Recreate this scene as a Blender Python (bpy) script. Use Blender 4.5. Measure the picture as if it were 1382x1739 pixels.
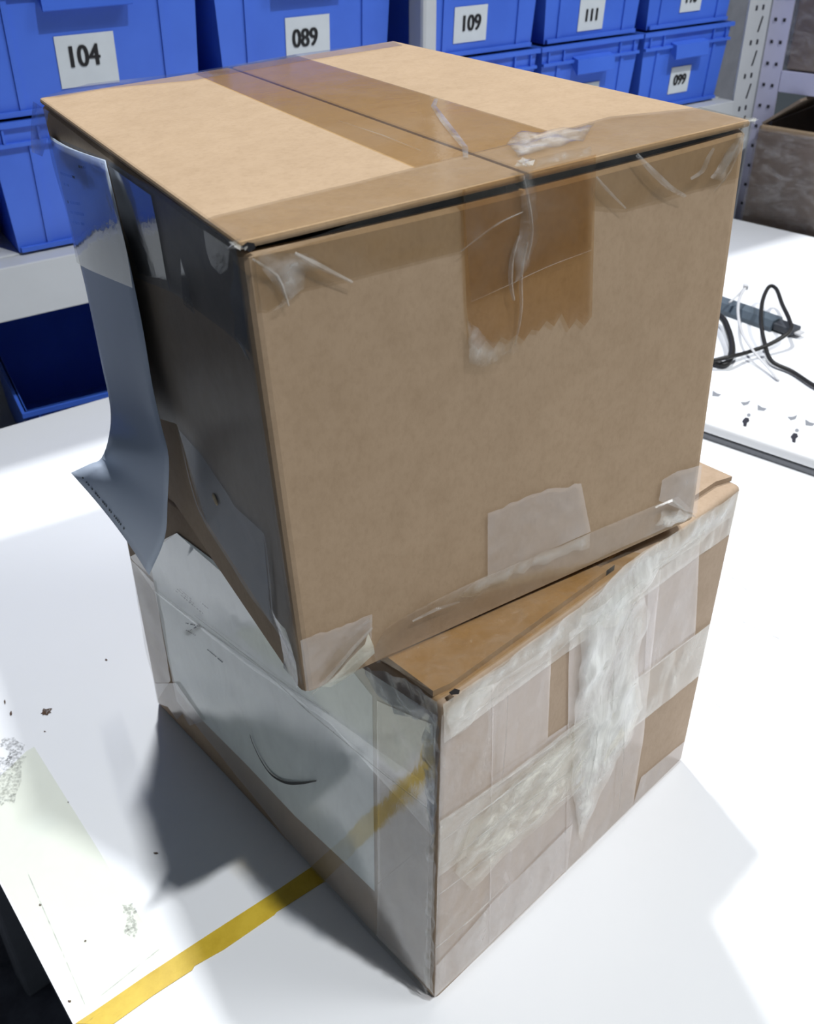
import bpy, bmesh, math, random
from mathutils import Vector, Matrix, Euler, noise
random.seed(7)
for o in list(bpy.data.objects): bpy.data.objects.remove(o)
scene = bpy.context.scene
C = scene.collection
PI = math.pi

# ------------------------------------------------------------------ camera
CAM = Vector((-0.20004, -0.19096, 0.51863))
CAMROT = Euler((1.0265003, 0.0200228, -0.7303431), 'XYZ')
FPX, PPX, PPY = 1609.17, 636.96, 741.36
cam = bpy.data.cameras.new('camera')
cam_ob = bpy.data.objects.new('camera', cam); C.objects.link(cam_ob)
cam_ob.location = CAM; cam_ob.rotation_euler = CAMROT
cam.sensor_fit = 'VERTICAL'; cam.sensor_height = 36.0; cam.sensor_width = 36.0
cam.lens = FPX/1739*36
cam.shift_x = (691-PPX)/1739; cam.shift_y = (PPY-869.5)/1739
cam.clip_start = 0.01
cam.dof.use_dof = True; cam.dof.focus_distance = 0.46; cam.dof.aperture_fstop = 24
scene.camera = cam_ob

# ------------------------------------------------------------------ light
world = bpy.data.worlds.new('room_ambient'); scene.world = world; world.use_nodes = True
world.node_tree.nodes['Background'].inputs[0].default_value = (0.72, 0.86, 1.0, 1)
world.node_tree.nodes['Background'].inputs[1].default_value = 0.075
def area(name, loc, sx, sy, power, col=(1, 1, 1), aim=None):
    l = bpy.data.lights.new(name, 'AREA'); l.shape = 'RECTANGLE'; l.size = sx; l.size_y = sy
    l.energy = power; l.color = col
    o = bpy.data.objects.new(name, l); C.objects.link(o); o.location = loc
    if aim is not None:
        o.rotation_euler = (Vector(aim)-Vector(loc)).to_track_quat('-Z', 'Y').to_euler()
    return o
LC = (0.965, 0.985, 1.0)
area('ceiling_lamp_over_rack', (0.63, 1.21, 3.92), 0.17, 0.10, 143, LC)
area('ceiling_lamp_behind_viewer', (0.49, -1.709, 3.92), 0.17, 0.10, 143, LC)
area('front_fill_light', (2.5, -2.3, 3.92), 1.5, 1.2, 108, LC)  # added unseen fill light to brighten the carton fronts
scene.view_settings.view_transform = 'Standard'
scene.view_settings.look = 'None'
scene.view_settings.exposure = 0.0
scene.view_settings.gamma = 1.0
scene.view_settings.use_curve_mapping = False

# ------------------------------------------------------------------ helpers
CM = CAMROT.to_matrix()
def ray(px, py):
    return CM @ Vector(((px-PPX)/FPX, -(py-PPY)/FPX, -1.0))
def at(px, py, o, n):
    d = ray(px, py); t = (Vector(o)-CAM).dot(n)/d.dot(n)
    return CAM + d*t
def atz(px, py, z=0.0): return at(px, py, (0, 0, z), Vector((0, 0, 1)))

def srgb(r, g, b):
    f = lambda c: (c/12.92 if c <= .04045 else ((c+.055)/1.055)**2.4)
    return (f(r/255), f(g/255), f(b/255), 1)

def obj(name, bm, mat, parent=None, smooth=False, sharp=None):
    me = bpy.data.meshes.new(name)
    if smooth:
        for f in bm.faces: f.smooth = True
    bm.to_mesh(me); bm.free()
    for m in (mat if isinstance(mat, (list, tuple)) else [mat]): me.materials.append(m)
    o = bpy.data.objects.new(name, me); C.objects.link(o)
    if parent is not None:
        o.parent = parent; o.matrix_parent_inverse = world_of(parent).inverted()
    return o
def world_of(o):
    m = o.matrix_parent_inverse @ o.matrix_basis if o.parent else o.matrix_basis
    return world_of(o.parent) @ m if o.parent else m
def tag(o, label, cat, group=None):
    o['label'] = label; o['category'] = cat
    if group: o['group'] = group
    return o
def thing(name, label, cat, loc=(0, 0, 0), rot=(0, 0, 0), group=None):
    o = bpy.data.objects.new(name, None); C.objects.link(o)
    o.location = loc; o.rotation_euler = rot; o.empty_display_size = .02
    return tag(o, label, cat, group)
def struct(o): o['kind'] = 'structure'; return o

def add_box(bm, x0, x1, y0, y1, z0, z1, M=None, bev=0, seg=2):
    r = bmesh.ops.create_cube(bm, size=1)
    vs = r['verts']
    for v in vs:
        v.co = Vector((x0 if v.co.x < 0 else x1, y0 if v.co.y < 0 else y1, z0 if v.co.z < 0 else z1))
    if bev:
        es = list({e for v in vs for e in v.link_edges})
        bmesh.ops.bevel(bm, geom=es, offset=bev, segments=seg, affect='EDGES', profile=.5)
        # bevelled verts: everything connected; transform below handles whole bm when M given
    return vs
def box_bm(x0, x1, y0, y1, z0, z1, M=None, bev=0, seg=2):
    bm = bmesh.new(); add_box(bm, x0, x1, y0, y1, z0, z1, None, bev, seg)
    if M is not None: bm.transform(M)
    return bm
def poly_prism(pts, z0, z1):
    bm = bmesh.new()
    a = [bm.verts.new((p[0], p[1], z0)) for p in pts]; b = [bm.verts.new((p[0], p[1], z1)) for p in pts]
    bm.faces.new(b); bm.faces.new(a[::-1]); n = len(pts)
    for i in range(n): bm.faces.new((a[i], a[(i+1) % n], b[(i+1) % n], b[i]))
    bmesh.ops.recalc_face_normals(bm, faces=bm.faces)
    return bm
def catmull(pts, n=8):
    pts = [Vector(p) for p in pts]; out = []
    q = [pts[0]*2-pts[1]] + pts + [pts[-1]*2-pts[-2]]
    for i in range(1, len(q)-2):
        for k in range(n):
            t = k/n; a, b, c, d = q[i-1], q[i], q[i+1], q[i+2]
            out.append(.5*((2*b)+(c-a)*t+(2*a-5*b+4*c-d)*t*t+(3*b-a-3*c+d)*t**3))
    out.append(pts[-1]); return out
def tube_bm(path, rad, seg=10, flat=1.0):
    bm = bmesh.new(); rings = []; up = Vector((0, 0, 1))
    for i, p in enumerate(path):
        d = (path[min(i+1, len(path)-1)]-path[max(i-1, 0)]).normalized()
        s = d.cross(up); s = s.normalized() if s.length > 1e-4 else Vector((1, 0, 0)); u = s.cross(d)
        r = rad[i] if isinstance(rad, (list, tuple)) else rad
        rings.append([bm.verts.new(p+s*math.cos(a)*r+u*math.sin(a)*r*flat) for a in [2*PI*k/seg for k in range(seg)]])
    for a, b in zip(rings, rings[1:]):
        for k in range(seg): bm.faces.new((a[k], a[(k+1) % seg], b[(k+1) % seg], b[k]))
    bm.faces.new(rings[0][::-1]); bm.faces.new(rings[-1])
    bmesh.ops.recalc_face_normals(bm, faces=bm.faces)
    return bm

# ------------------------------------------------------------------ materials
class NT:
    def __init__(s, name):
        s.m = bpy.data.materials.new(name); s.m.use_nodes = True
        s.t = s.m.node_tree; s.t.nodes.clear(); s.out = s.n('ShaderNodeOutputMaterial')
    def n(s, typ, **kw):
        nd = s.t.nodes.new(typ)
        for k, v in kw.items():
            if hasattr(nd, k): setattr(nd, k, v)
        return nd
    def l(s, a, b): s.t.links.new(a, b)
    def coords(s, scale=(1, 1, 1), rot=(0, 0, 0), loc=(0, 0, 0)):
        tc = s.n('ShaderNodeTexCoord'); mp = s.n('ShaderNodeMapping'); s.l(tc.outputs['Object'], mp.inputs[0])
        mp.inputs['Scale'].default_value = scale; mp.inputs['Rotation'].default_value = rot; mp.inputs['Location'].default_value = loc
        return mp.outputs[0]
    def noise(s, vec, scale, detail=4, rough=.55, dist=0):
        nd = s.n('ShaderNodeTexNoise'); s.l(vec, nd.inputs['Vector'])
        nd.inputs['Scale'].default_value = scale; nd.inputs['Detail'].default_value = detail
        nd.inputs['Roughness'].default_value = rough; nd.inputs['Distortion'].default_value = dist
        return nd.outputs['Fac']
    def ramp(s, fac, stops):
        nd = s.n('ShaderNodeValToRGB'); s.l(fac, nd.inputs[0]); e = nd.color_ramp.elements
        while len(e) < len(stops): e.new(.5)
        for i, (p, c) in enumerate(stops):
            e[i].position = p; e[i].color = c if len(c) == 4 else (*c, 1)
        return nd.outputs[0]
    def math(s, op, a, b=None, clamp=False):
        nd = s.n('ShaderNodeMath', operation=op, use_clamp=clamp)
        for i, v in enumerate((a, b)):
            if v is None: continue
            if isinstance(v, (int, float)): nd.inputs[i].default_value = v
            else: s.l(v, nd.inputs[i])
        return nd.outputs[0]
    def mixc(s, fac, a, b, mode='MIX'):
        nd = s.n('ShaderNodeMix', data_type='RGBA', blend_type=mode)
        if isinstance(fac, (int, float)): nd.inputs[0].default_value = fac
        else: s.l(fac, nd.inputs[0])
        for i, v in ((6, a), (7, b)):
            if isinstance(v, tuple): nd.inputs[i].default_value = v
            else: s.l(v, nd.inputs[i])
        return nd.outputs[2]
    def bump(s, h, strength=.2, dist=.001):
        nd = s.n('ShaderNodeBump'); s.l(h, nd.inputs['Height'])
        nd.inputs['Strength'].default_value = strength; nd.inputs['Distance'].default_value = dist
        return nd.outputs[0]
    def principled(s, col, rough=.5, spec=.5, metal=0, normal=None):
        nd = s.n('ShaderNodeBsdfPrincipled')
        if isinstance(col, tuple): nd.inputs['Base Color'].default_value = col
        else: s.l(col, nd.inputs['Base Color'])
        if isinstance(rough, (int, float)): nd.inputs['Roughness'].default_value = rough
        else: s.l(rough, nd.inputs['Roughness'])
        nd.inputs['Specular IOR Level'].default_value = spec; nd.inputs['Metallic'].default_value = metal
        if normal is not None: s.l(normal, nd.inputs['Normal'])
        return nd.outputs[0]
    def done(s, sh): s.l(sh, s.out.inputs[0]); return s.m

def mat_plain(name, col, rough=.5, spec=.4, var=.08, nscale=40, bump=0):
    t = NT(name); v = t.coords()
    f = t.noise(v, nscale, 5)
    d = tuple(c*(1-var) for c in col[:3])+(1,); b = tuple(min(1, c*(1+var)) for c in col[:3])+(1,)
    c = t.ramp(f, [(.3, d), (.7, b)])
    nm = t.bump(t.noise(v, nscale*8, 3), bump, .0005) if bump else None
    return t.done(t.principled(c, rough, spec, 0, nm))

def mat_cardboard(name, base, dark, spots=.5):
    t = NT(name); v = t.coords(); vs = t.coords((1, 1, .7))
    big = t.noise(v, 14, 3); fib = t.noise(vs, 420, 6, .65); mid = t.noise(v, 90, 4)
    c = t.ramp(big, [(.3, dark), (.7, base)])
    fb = t.ramp(fib, [(.25, (.72, .69, .64)), (.55, (1, 1, 1)), (.8, (1.0, 1.0, 1.0))])
    c = t.mixc(.38, c, fb, 'MULTIPLY')
    mb = t.ramp(mid, [(.3, (.90, .885, .86)), (.6, (1, 1, 1))])
    c = t.mixc(.7, c, mb, 'MULTIPLY')
    return t.done(t.principled(c, .78, .25, 0, t.bump(fib, .25, .0004)))

def mat_film(name, tint=(1, 1, 1), haze0=.03, haze1=.25, hazecol=(.8, .8, .78), rough=.10, scale=25, stretch=(1, 1, 1), refl=.7, r0=.045, bump=.25, dist=.6, bscale=3.0, edge=(.35, .65), soft=False):
    """clear packing film: tinted transparency + milky haze where it is crinkled + a glossy skin"""
    t = NT(name); v = t.coords(stretch)
    n1 = t.noise(v, scale, 6, .6, dist); n2 = t.noise(v, scale*bscale, 5, .6, dist)
    hz = t.ramp(n1, [(edge[0], (haze0,)*3), (edge[1], (haze1,)*3)])
    hz2 = t.ramp(n2, [(.45, (.75,)*3), (.75, (1.25,)*3)])
    h = t.math('MULTIPLY', hz, hz2, True)
    if soft:                              # haze thins out towards the edge of the crumpled area
        at_ = t.n('ShaderNodeAttribute'); at_.attribute_name = 'fade'
        h = t.math('MULTIPLY', h, at_.outputs['Fac'], True)
    tr = t.n('ShaderNodeBsdfTransparent'); tr.inputs[0].default_value = (*tint, 1)
    df = t.n('ShaderNodeBsdfDiffuse'); df.inputs[0].default_value = (*hazecol, 1)
    m1 = t.n('ShaderNodeMixShader'); t.l(h, m1.inputs[0]); t.l(tr.outputs[0], m1.inputs[1]); t.l(df.outputs[0], m1.inputs[2])
    nm = t.bump(n2, bump, .0015)
    gl = t.n('ShaderNodeBsdfGlossy'); gl.inputs['Roughness'].default_value = rough; t.l(nm, gl.inputs['Normal'])
    lw = t.n('ShaderNodeLayerWeight'); lw.inputs[0].default_value = .5
    p = t.math('POWER', lw.outputs['Facing'], 4.0); f = t.math('ADD', t.math('MULTIPLY', p, refl), r0, True)
    m2 = t.n('ShaderNodeMixShader'); t.l(f, m2.inputs[0]); t.l(m1.outputs[0], m2.inputs[1]); t.l(gl.outputs[0], m2.inputs[2])
    return t.done(m2.outputs[0])

def mat_patchy(name, col, scale=60, lo=.45, hi=.6, amax=.8):
    """a dirt mark with ragged see-through edges"""
    t = NT(name); v = t.coords(); n = t.noise(v, scale, 6, .65)
    a = t.ramp(n, [(lo, (0, 0, 0)), (hi, (amax,)*3)])
    tr = t.n('ShaderNodeBsdfTransparent'); d = t.n('ShaderNodeBsdfDiffuse'); d.inputs[0].default_value = col
    m = t.n('ShaderNodeMixShader'); t.l(a, m.inputs[0]); t.l(tr.outputs[0], m.inputs[1]); t.l(d.outputs[0], m.inputs[2])
    return t.done(m.outputs[0])

M_card_u = mat_cardboard('cardboard_upper', (.402, .290, .188, 1), (.376, .270, .174, 1))
M_card_l = mat_cardboard('cardboard_lower', (.40, .30, .215, 1), (.36, .268, .19, 1))
M_card_in = mat_cardboard('cardboard_edge', (.42, .31, .20, 1), (.36, .26, .16, 1))
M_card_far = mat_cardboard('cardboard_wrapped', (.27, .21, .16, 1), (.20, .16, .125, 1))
M_black = mat_plain('plain_black', (.012, .012, .014, 1), .45, .4)
M_film = mat_film('clear_tape', (.95, .93, .90), .02, .10, rough=.12)
M_amber = mat_film('amber_tape', (.91, .81, .60), .00, .04, rough=.11, r0=.06, refl=.85, bump=.08)
M_olive = mat_film('glossy_tape', (.89, .84, .74), .01, .06, rough=.14, bump=.2)
M_haze = mat_film('milky_tape', (.97, .95, .93), .16, .40, (.74, .72, .70), .16, 30)
M_white = mat_film('crinkled_tape', (.97, .96, .93), .06, .78, (.80, .80, .76), .18, 30, (1, 1, .35), bump=.6, edge=(.36, .62), soft=True)
M_cream = mat_film('creamy_tape', (.97, .95, .90), .03, .60, (.78, .76, .66), .18, 34, (1, 1, 1.6), bump=.5, edge=(.40, .60), soft=True)
M_sliver = mat_film('folded_tape', (.95, .95, .93), .06, .30, (.85, .85, .83), .12, 40)
M_sliver_s = mat_film('crumpled_clear_tape', (.95, .95, .93), .10, .45, (.85, .85, .83), .12, 60, soft=True, bump=.5)
M_dimfilm = mat_film('side_film', (.80, .84, .90), .02, .07, (.5, .55, .6), .25, 20, refl=.10, r0=.02, bump=.02)
M_mirror = mat_film('side_tape_glossy', (.80, .80, .78), .02, .08, (.7, .7, .7), .05, 30, refl=.9, r0=.10, bump=.10)
M_paper_shaded = mat_plain('paper', (.52, .60, .74, 1), .55, .35, .02, 20)  # white paper, its bluish shade put into the base colour
M_label = mat_plain('paper_label', (.80, .84, .83, 1), .6, .3, .05, 16)
M_ink = mat_plain('ink', (.012, .012, .014, 1), .5, .3)
M_print = mat_plain('faded_print', (.10, .12, .15, 1), .6, .2)
M_table = mat_plain('white_laminate', (.80, .815, .835, 1), .32, .45, .012, 6)
M_tedge = mat_plain('table_edge_band', (.10, .10, .11, 1), .6, .3)
M_metal = mat_plain('grey_painted_steel', (.25, .26, .28, 1), .45, .4)
M_yellow = None
M_blue = None

# ---- table yellow tape
t = NT('yellow_marking_tape'); v = t.coords(); n1 = t.noise(v, 35, 6, .7); n2 = t.noise(t.coords((1, 6, 1)), 60, 5, .7)
c = t.ramp(n1, [(.3, (.50, .33, .018, 1)), (.62, (.66, .47, .045, 1))])
c = t.mixc(t.ramp(n2, [(.66, (0, 0, 0)), (.74, (.55,)*3)]), c, (.22, .15, .03, 1))
M_yellow = t.done(t.principled(c, .42, .4, 0, t.bump(n1, .2, .0006)))
# ---- bin plastic
t = NT('blue_plastic'); v = t.coords(); n1 = t.noise(v, 9, 4)
c = t.ramp(n1, [(.3, (.042, .120, .56, 1)), (.7, (.055, .150, .65, 1))])
M_blue = t.done(t.principled(c, .38, .45, 0, t.bump(t.noise(v, 220, 3), .08, .0005)))
M_card_white = mat_plain('label_card', (.53, .57, .60, 1), .6, .3, .03, 60)
M_rack = mat_plain('white_rack_paint', (.46, .48, .50, 1), .45, .4, .02, 30)
M_rack_l = mat_plain('lilac_white_rack_paint', (.50, .50, .66, 1), .45, .4, .03, 30)
M_hole = mat_plain('slot_shadow_hole', (.035, .035, .045, 1), .8, .1)
t = NT('dark_floor'); v = t.coords(); n1 = t.noise(v, 3.5, 6, .7)
M_floor = t.done(t.principled(t.ramp(n1, [(.35, (.05, .05, .065, 1)), (.55, (.16, .165, .20, 1)), (.72, (.09, .07, .07, 1))]), .7, .3))
M_wall = mat_plain('back_wall', (.22, .23, .26, 1), .8, .2)

# ------------------------------------------------------------------ structure: floor and wall
bm = box_bm(-2.5, 3.2, -2.5, 2.4, -0.80, -0.75); struct(obj('floor', bm, M_floor))
RK = Matrix.Translation((0, .825, 0)) @ Matrix.Rotation(math.radians(-10), 4, 'Z')     # rack frame: x along the front, y into the rack
bm = box_bm(-2.2, 2.2, .62, .66, -.75, 1.9, RK); struct(obj('wall_back', bm, M_wall))

# ------------------------------------------------------------------ table
TB = [(-.118, .777), (1.262, .580), (1.316, -.62), (-.183, -.62)]
tab = thing('work_table', 'long white laminate packing table with dark edge band under the two cartons', 'table', (.55, .05, -.75))
obj('tabletop', poly_prism(TB, -.003, 0), M_table, tab)
obj('edge_band', poly_prism([(TB[0][0]+.0012, TB[0][1]-.0015), (TB[1][0]-.0015, TB[1][1]-.0015), (TB[2][0]-.0015, TB[2][1]+.0015), (TB[3][0]+.0012, TB[3][1]+.0015)], -.025, -.0031), M_tedge, tab)
obj('apron', poly_prism([(-.07, .69), (1.20, .51), (1.25, -.55), (-.12, -.55)], -.085, -.0252), M_metal, tab)
for (lx, ly) in ((-.08, .66), (1.17, .49), (1.22, -.53), (-.11, -.53)):
    obj('leg', box_bm(lx-.022, lx+.022, ly-.022, ly+.022, -.75, -.0852, None, .004), M_metal, tab)

def flat_sheet(pts_px, z, thick=.0):
    """polygon given by where its corners lie on the table"""
    P = [atz(x, y, z) for x, y in pts_px]
    bm = bmesh.new(); f = bm.faces.new([bm.verts.new(p) for p in P])
    bm.normal_update()
    if f.normal.z < 0: f.normal_flip()
    if thick:
        r = bmesh.ops.extrude_face_region(bm, geom=[f])
        for v_ in r['geom']:
            if isinstance(v_, bmesh.types.BMVert): v_.co.z -= thick
        bmesh.ops.recalc_face_normals(bm, faces=bm.faces)
    bmesh.ops.triangulate(bm, faces=bm.faces)
    return bm
def rag(p0, p1, n, amp):
    a, b = Vector(p0), Vector(p1); d = (b-a); nn = Vector((-d.y, d.x)).normalized()
    return [tuple(a+d*(i/n)+nn*random.uniform(-amp, amp)*(0 if i in (0, n) else 1)) for i in range(n)]

# stains: dried drops and scuffs on the laminate, parts of the table
def blob(cx, cy, rx, ry, n=18, j=.35, rot=0):
    out = []
    for k in range(n):
        a = 2*PI*k/n; r = 1+random.uniform(-j, j)
        x, y = rx*r*math.cos(a), ry*r*math.sin(a)
        out.append((cx+x*math.cos(rot)-y*math.sin(rot), cy+x*math.sin(rot)+y*math.cos(rot)))
    return out
M_st1 = mat_patchy('rust_drop', (.10, .06, .04, 1), 500, .25, .5, .9)
M_st2 = mat_patchy('grey_scuff', (.20, .205, .20, 1), 420, .42, .75, .75)
M_st3 = mat_patchy('faint_scratch', (.30, .31, .33, 1), 150, .35, .7, .5)
st = obj('stain', flat_sheet(blob(78, 1209, 10, 6, rot=-.3), .0003), M_st1, tab)
for args in [(20, 1265, 22, 13), (14, 1325, 20, 42), (28, 1290, 16, 14), (218, 1544, 12, 10), (222, 1570, 10, 22)]:
    obj('stain', flat_sheet(blob(*args), .0003), M_st2, tab)
for a in [(118, 1700, 3, 2), (180, 1120, 2, 2), (8, 1192, 2, 5), (18, 1212, 2, 4), (76, 1242, 2, 1.5), (264, 1449, 4, 1.6), (116, 1362, 1.5, 1.5), (68, 1536, 2, 2), (145, 1598, 2, 1.5)]:
    obj('stain', flat_sheet(blob(*a, n=9), .0003), M_st1, tab)
for a, b in [((1233, 972), (1280, 1012)), ((1240, 1046), (1378, 1110)), ((170, 1692), (270, 1612)), ((46, 1480), (146, 1710)), ((1215, 1195), (1225, 1203))]:
    d = Vector((b[0]-a[0], b[1]-a[1])).normalized(); n_ = Vector((-d.y, d.x))*.9
    obj('scratch', flat_sheet([(a[0]+n_.x, a[1]+n_.y), (b[0]+n_.x, b[1]+n_.y), (b[0]-n_.x, b[1]-n_.y), (a[0]-n_.x, a[1]-n_.y)], .0003), M_st3, tab)

# yellow tape (runs in under the lower carton)
yt = [(128, 1738), (160, 1717), (250, 1655), (360, 1583), (470, 1512), (520, 1478), (560, 1452), (600, 1488), (548, 1498), (470, 1548), (466, 1553), (380, 1612), (330, 1640), (326, 1647), (260, 1690), (190, 1740)]
tag(obj('marking_tape', flat_sheet(yt, .0006, .0005), M_yellow), 'scuffed yellow marking tape stuck across the white table under the lower carton', 'tape')
# clear film patch left of the boxes
M_tabfilm = mat_film('table_film', (.985, .99, .955), .03, .06, (.82, .84, .78), .25, 12, refl=.1, r0=.01)
tag(obj('clear_film', flat_sheet([(-60, 1345), (0, 1318), (45, 1275), (58, 1268), (272, 1612), (140, 1738), (-10, 1475)], .0007, .0004), M_tabfilm), 'rectangle of yellowish clear film stuck on the white table near its left edge', 'film')

# ------------------------------------------------------------------ storage bins and rack
def frustum_shell(w, d, h, tap, th):
    """open-topped tapered tray: centre of the front top edge at x=0,y=0; z 0..h"""
    bm = bmesh.new()
    def ring(ins, z, t):
        x = w/2-ins-t; y0 = ins+t; y1 = d-ins-t
        return [bm.verts.new(p) for p in ((-x, y0, z), (x, y0, z), (x, y1, z), (-x, y1, z))]
    R = [ring(tap, 0, 0), ring(0, h, 0), ring(0, h, th), ring(tap, th, th)]
    bm.faces.new(R[0][::-1]); bm.faces.new(R[3])
    for a, b in zip(R, R[1:]):
        for k in range(4): bm.faces.new((a[k], a[(k+1) % 4], b[(k+1) % 4], b[k]))
    bmesh.ops.recalc_face_normals(bm, faces=bm.faces)
    return bm
def text_mesh(s, size, off=0.0):
    cu = bpy.data.curves.new('digits', 'FONT'); cu.body = s; cu.size = size; cu.align_x = 'CENTER'; cu.align_y = 'CENTER'; cu.offset = 0
    cu.extrude = .0002
    o = bpy.data.objects.new('digits_src', cu); C.objects.link(o)
    me = bpy.data.meshes.new_from_object(o.evaluated_get(bpy.context.evaluated_depsgraph_get()))
    bpy.data.objects.remove(o)
    bm = bmesh.new()
    for k, dx in enumerate((-off, 0, off)):
        b2 = me.copy(); b2.transform(Matrix.Translation((dx, 0, k*.00004))); bm.from_mesh(b2); bpy.data.meshes.remove(b2)
    bm.to_mesh(me); bm.free(); return me
def storage_bin(s, z, w, h, label, text=None, d=.30, dy=.012, card=None, handle=True, yaw=0):
    """bin with front centre at (s, dy) of the rack frame, base at z"""
    M = RK @ Matrix.Translation((s, dy, z)) @ Matrix.Rotation(yaw, 4, 'Z')
    b = thing('storage_bin', label, 'storage bin', M.to_translation(), M.to_euler(), 'blue storage bins on the rack')
    tap = .007
    def part(name, bm, mat=M_blue, par=b):
        bm.transform(M); return obj(name, bm, mat, par)
    part('body', frustum_shell(w, d, h, tap, .003))
    # rim all round the top
    bm = bmesh.new(); o_, i_ = .005, -.002
    def rr(e, zz):
        return [bm.verts.new(p) for p in ((-w/2-e, -e, zz), (w/2+e, -e, zz), (w/2+e, d+e, zz), (-w/2-e, d+e, zz))]
    R = [rr(i_, h-.006), rr(o_-.0012, h-.006), rr(o_-.0012, h), rr(i_, h)]
    for a, c_ in zip(R, R[1:]+R[:1]):
        for k in range(4): bm.faces.new((a[k], a[(k+1) % 4], c_[(k+1) % 4], c_[k]))
    bmesh.ops.recalc_face_normals(bm, faces=bm.faces); part('rim', bm)
    fy = lambda zz: tap*(1-zz/h)          # y of the sloping front at height zz
    part('rib', box_bm(-w/2+.001, w/2-.001, -.0035, .002, h-.0255, h-.0215))
    for k in (-.44, -.29, .29, .44):      # uprights between the rim and the rib
        part('rib', box_bm(k*w-.0012, k*w+.0012, -.0025, .002, h-.0214, h-.0065))
    for k in (-.33, .33):                 # long uprights down the face
        bm = box_bm(k*w-.003, k*w+.003, -.0022, .002, .004, h-.026)
        for v_ in bm.verts: v_.co.y += fy(max(v_.co.z, 0))
        part('rib', bm)
    bm = box_bm(-w/2+.009, w/2-.009, .0015, .006, .001, .006); part('foot', bm)
    if handle:
        bm = bmesh.new(); hw = .19*w
        pr = [(0.001, h-.018), (-.011, h-.021), (-.0125, h-.040), (-.0105, h-.041), (.001, h-.030)]
        A = [bm.verts.new((-hw, y, zz)) for y, zz in pr]; B = [bm.verts.new((hw, y, zz)) for y, zz in pr]
        bm.faces.new(A[::-1]); bm.faces.new(B)
        for k in range(5): bm.faces.new((A[k], A[(k+1) % 5], B[(k+1) % 5], B[k]))
        bmesh.ops.recalc_face_normals(bm, faces=bm.faces); part('handle', bm)
    if card:
        cx, cz0, cz1, cw = card           # centre along the bin, bottom, top, width (bin space)
        bm = box_bm(cx-cw/2, cx+cw/2, -.0008, .0, cz0, cz1)
        for v_ in bm.verts: v_.co.y += fy(v_.co.z)-.0003
        lc = part('label_card', bm, M_card_white)
        if text:
            txt, tx, tz, size = text
            me = text_mesh(txt, size, .0010)
            me.transform(M @ Matrix.Translation((cx+tx, fy(tz)-.0017, tz)) @ Matrix.Rotation(math.radians(90)+math.atan(tap/h), 4, 'X') @ Matrix.Scale(.80, 4, (1, 0, 0)))
            me.materials.clear(); me.materials.append(M_ink)
            o = bpy.data.objects.new('digits', me); C.objects.link(o); o.parent = lc; o.matrix_parent_inverse = world_of(lc).inverted()
    return b
ZL, HL, WL = .1605, .139, .243            # left bay
ZR, HR, WR = .1875, .113, .182            # right bay
storage_bin(.030, ZL+HL+.002, WL, HL, 'blue bin left of the bin with the card reading 104')
storage_bin(.281, ZL+HL+.002, WL, HL, 'blue bin with white card reading 104 above the upper carton', ('104', -.004, .051, .030), card=(-.006, .022, .073, .062))
storage_bin(.536, ZL+HL+.002, WL-.012, HL, 'blue bin with white card reading 089 left of the white rack post', ('089', -.004, .044, .028), card=(0, .018, .068, .058))
storage_bin(.030, ZL, WL, HL, 'blue bin on the white shelf beam, leftmost of the lower row')
storage_bin(.281, ZL, WL, HL, 'blue bin under the bin labelled 104, standing on the white shelf beam')
storage_bin(.536, ZL, WL-.012, HL, 'blue bin on the shelf under the bin labelled 089, behind the upper carton')
storage_bin(.791, ZR+HR+.002, WR, HR+.02, 'blue bin with card reading 109 right of the white rack post', ('109', .0, .038, .027), card=(-.019, .016, .059, .052))
storage_bin(.983, ZR+HR+.002, WR, HR+.02, 'blue bin with card reading 111 in the upper right row', ('111', .0, .030, .023), card=(-.003, .011, .054, .046))
storage_bin(1.176, ZR+HR+.002, WR, HR+.02, 'blue bin with cut off card beside the perforated rack post, upper row', ('110', -.002, .038, .022), card=(0, .019, .060, .043))
storage_bin(.791, ZR, WR, HR, 'blue bin under the bin labelled 109, its face mostly hidden by the upper carton')
storage_bin(.983, ZR, WR, HR, 'blue bin under the bin labelled 111, only the top of its card showing', card=(.0, .020, .056, .045))
storage_bin(1.176, ZR, WR, HR, 'blue bin with card reading 099 beside the perforated rack post, lower row', ('099', 0, .038, .022), card=(-.003, .019, .058, .042))
storage_bin(.262, -.170, .260, .140, 'open empty blue bin on the low shelf behind the table edge', dy=.012, yaw=math.radians(-3), handle=False)

for s_, z_, w_, h_, what in ((.030, .444, WL, .105, 'the leftmost numberless bin'), (.281, .444, WL, .105, 'the second bin from the left end'), (.536, .444, WL-.012, .105, 'the bin left of the white post'), (.791, .438, WR, .165, 'the bin right of the white post'), (.983, .438, WR, .165, 'the middle bin of the right bay'), (1.176, .438, WR, .165, 'the bin beside the perforated post')):
    storage_bin(s_, z_, w_, h_, 'blue storage bin stacked on top of '+what)

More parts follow.
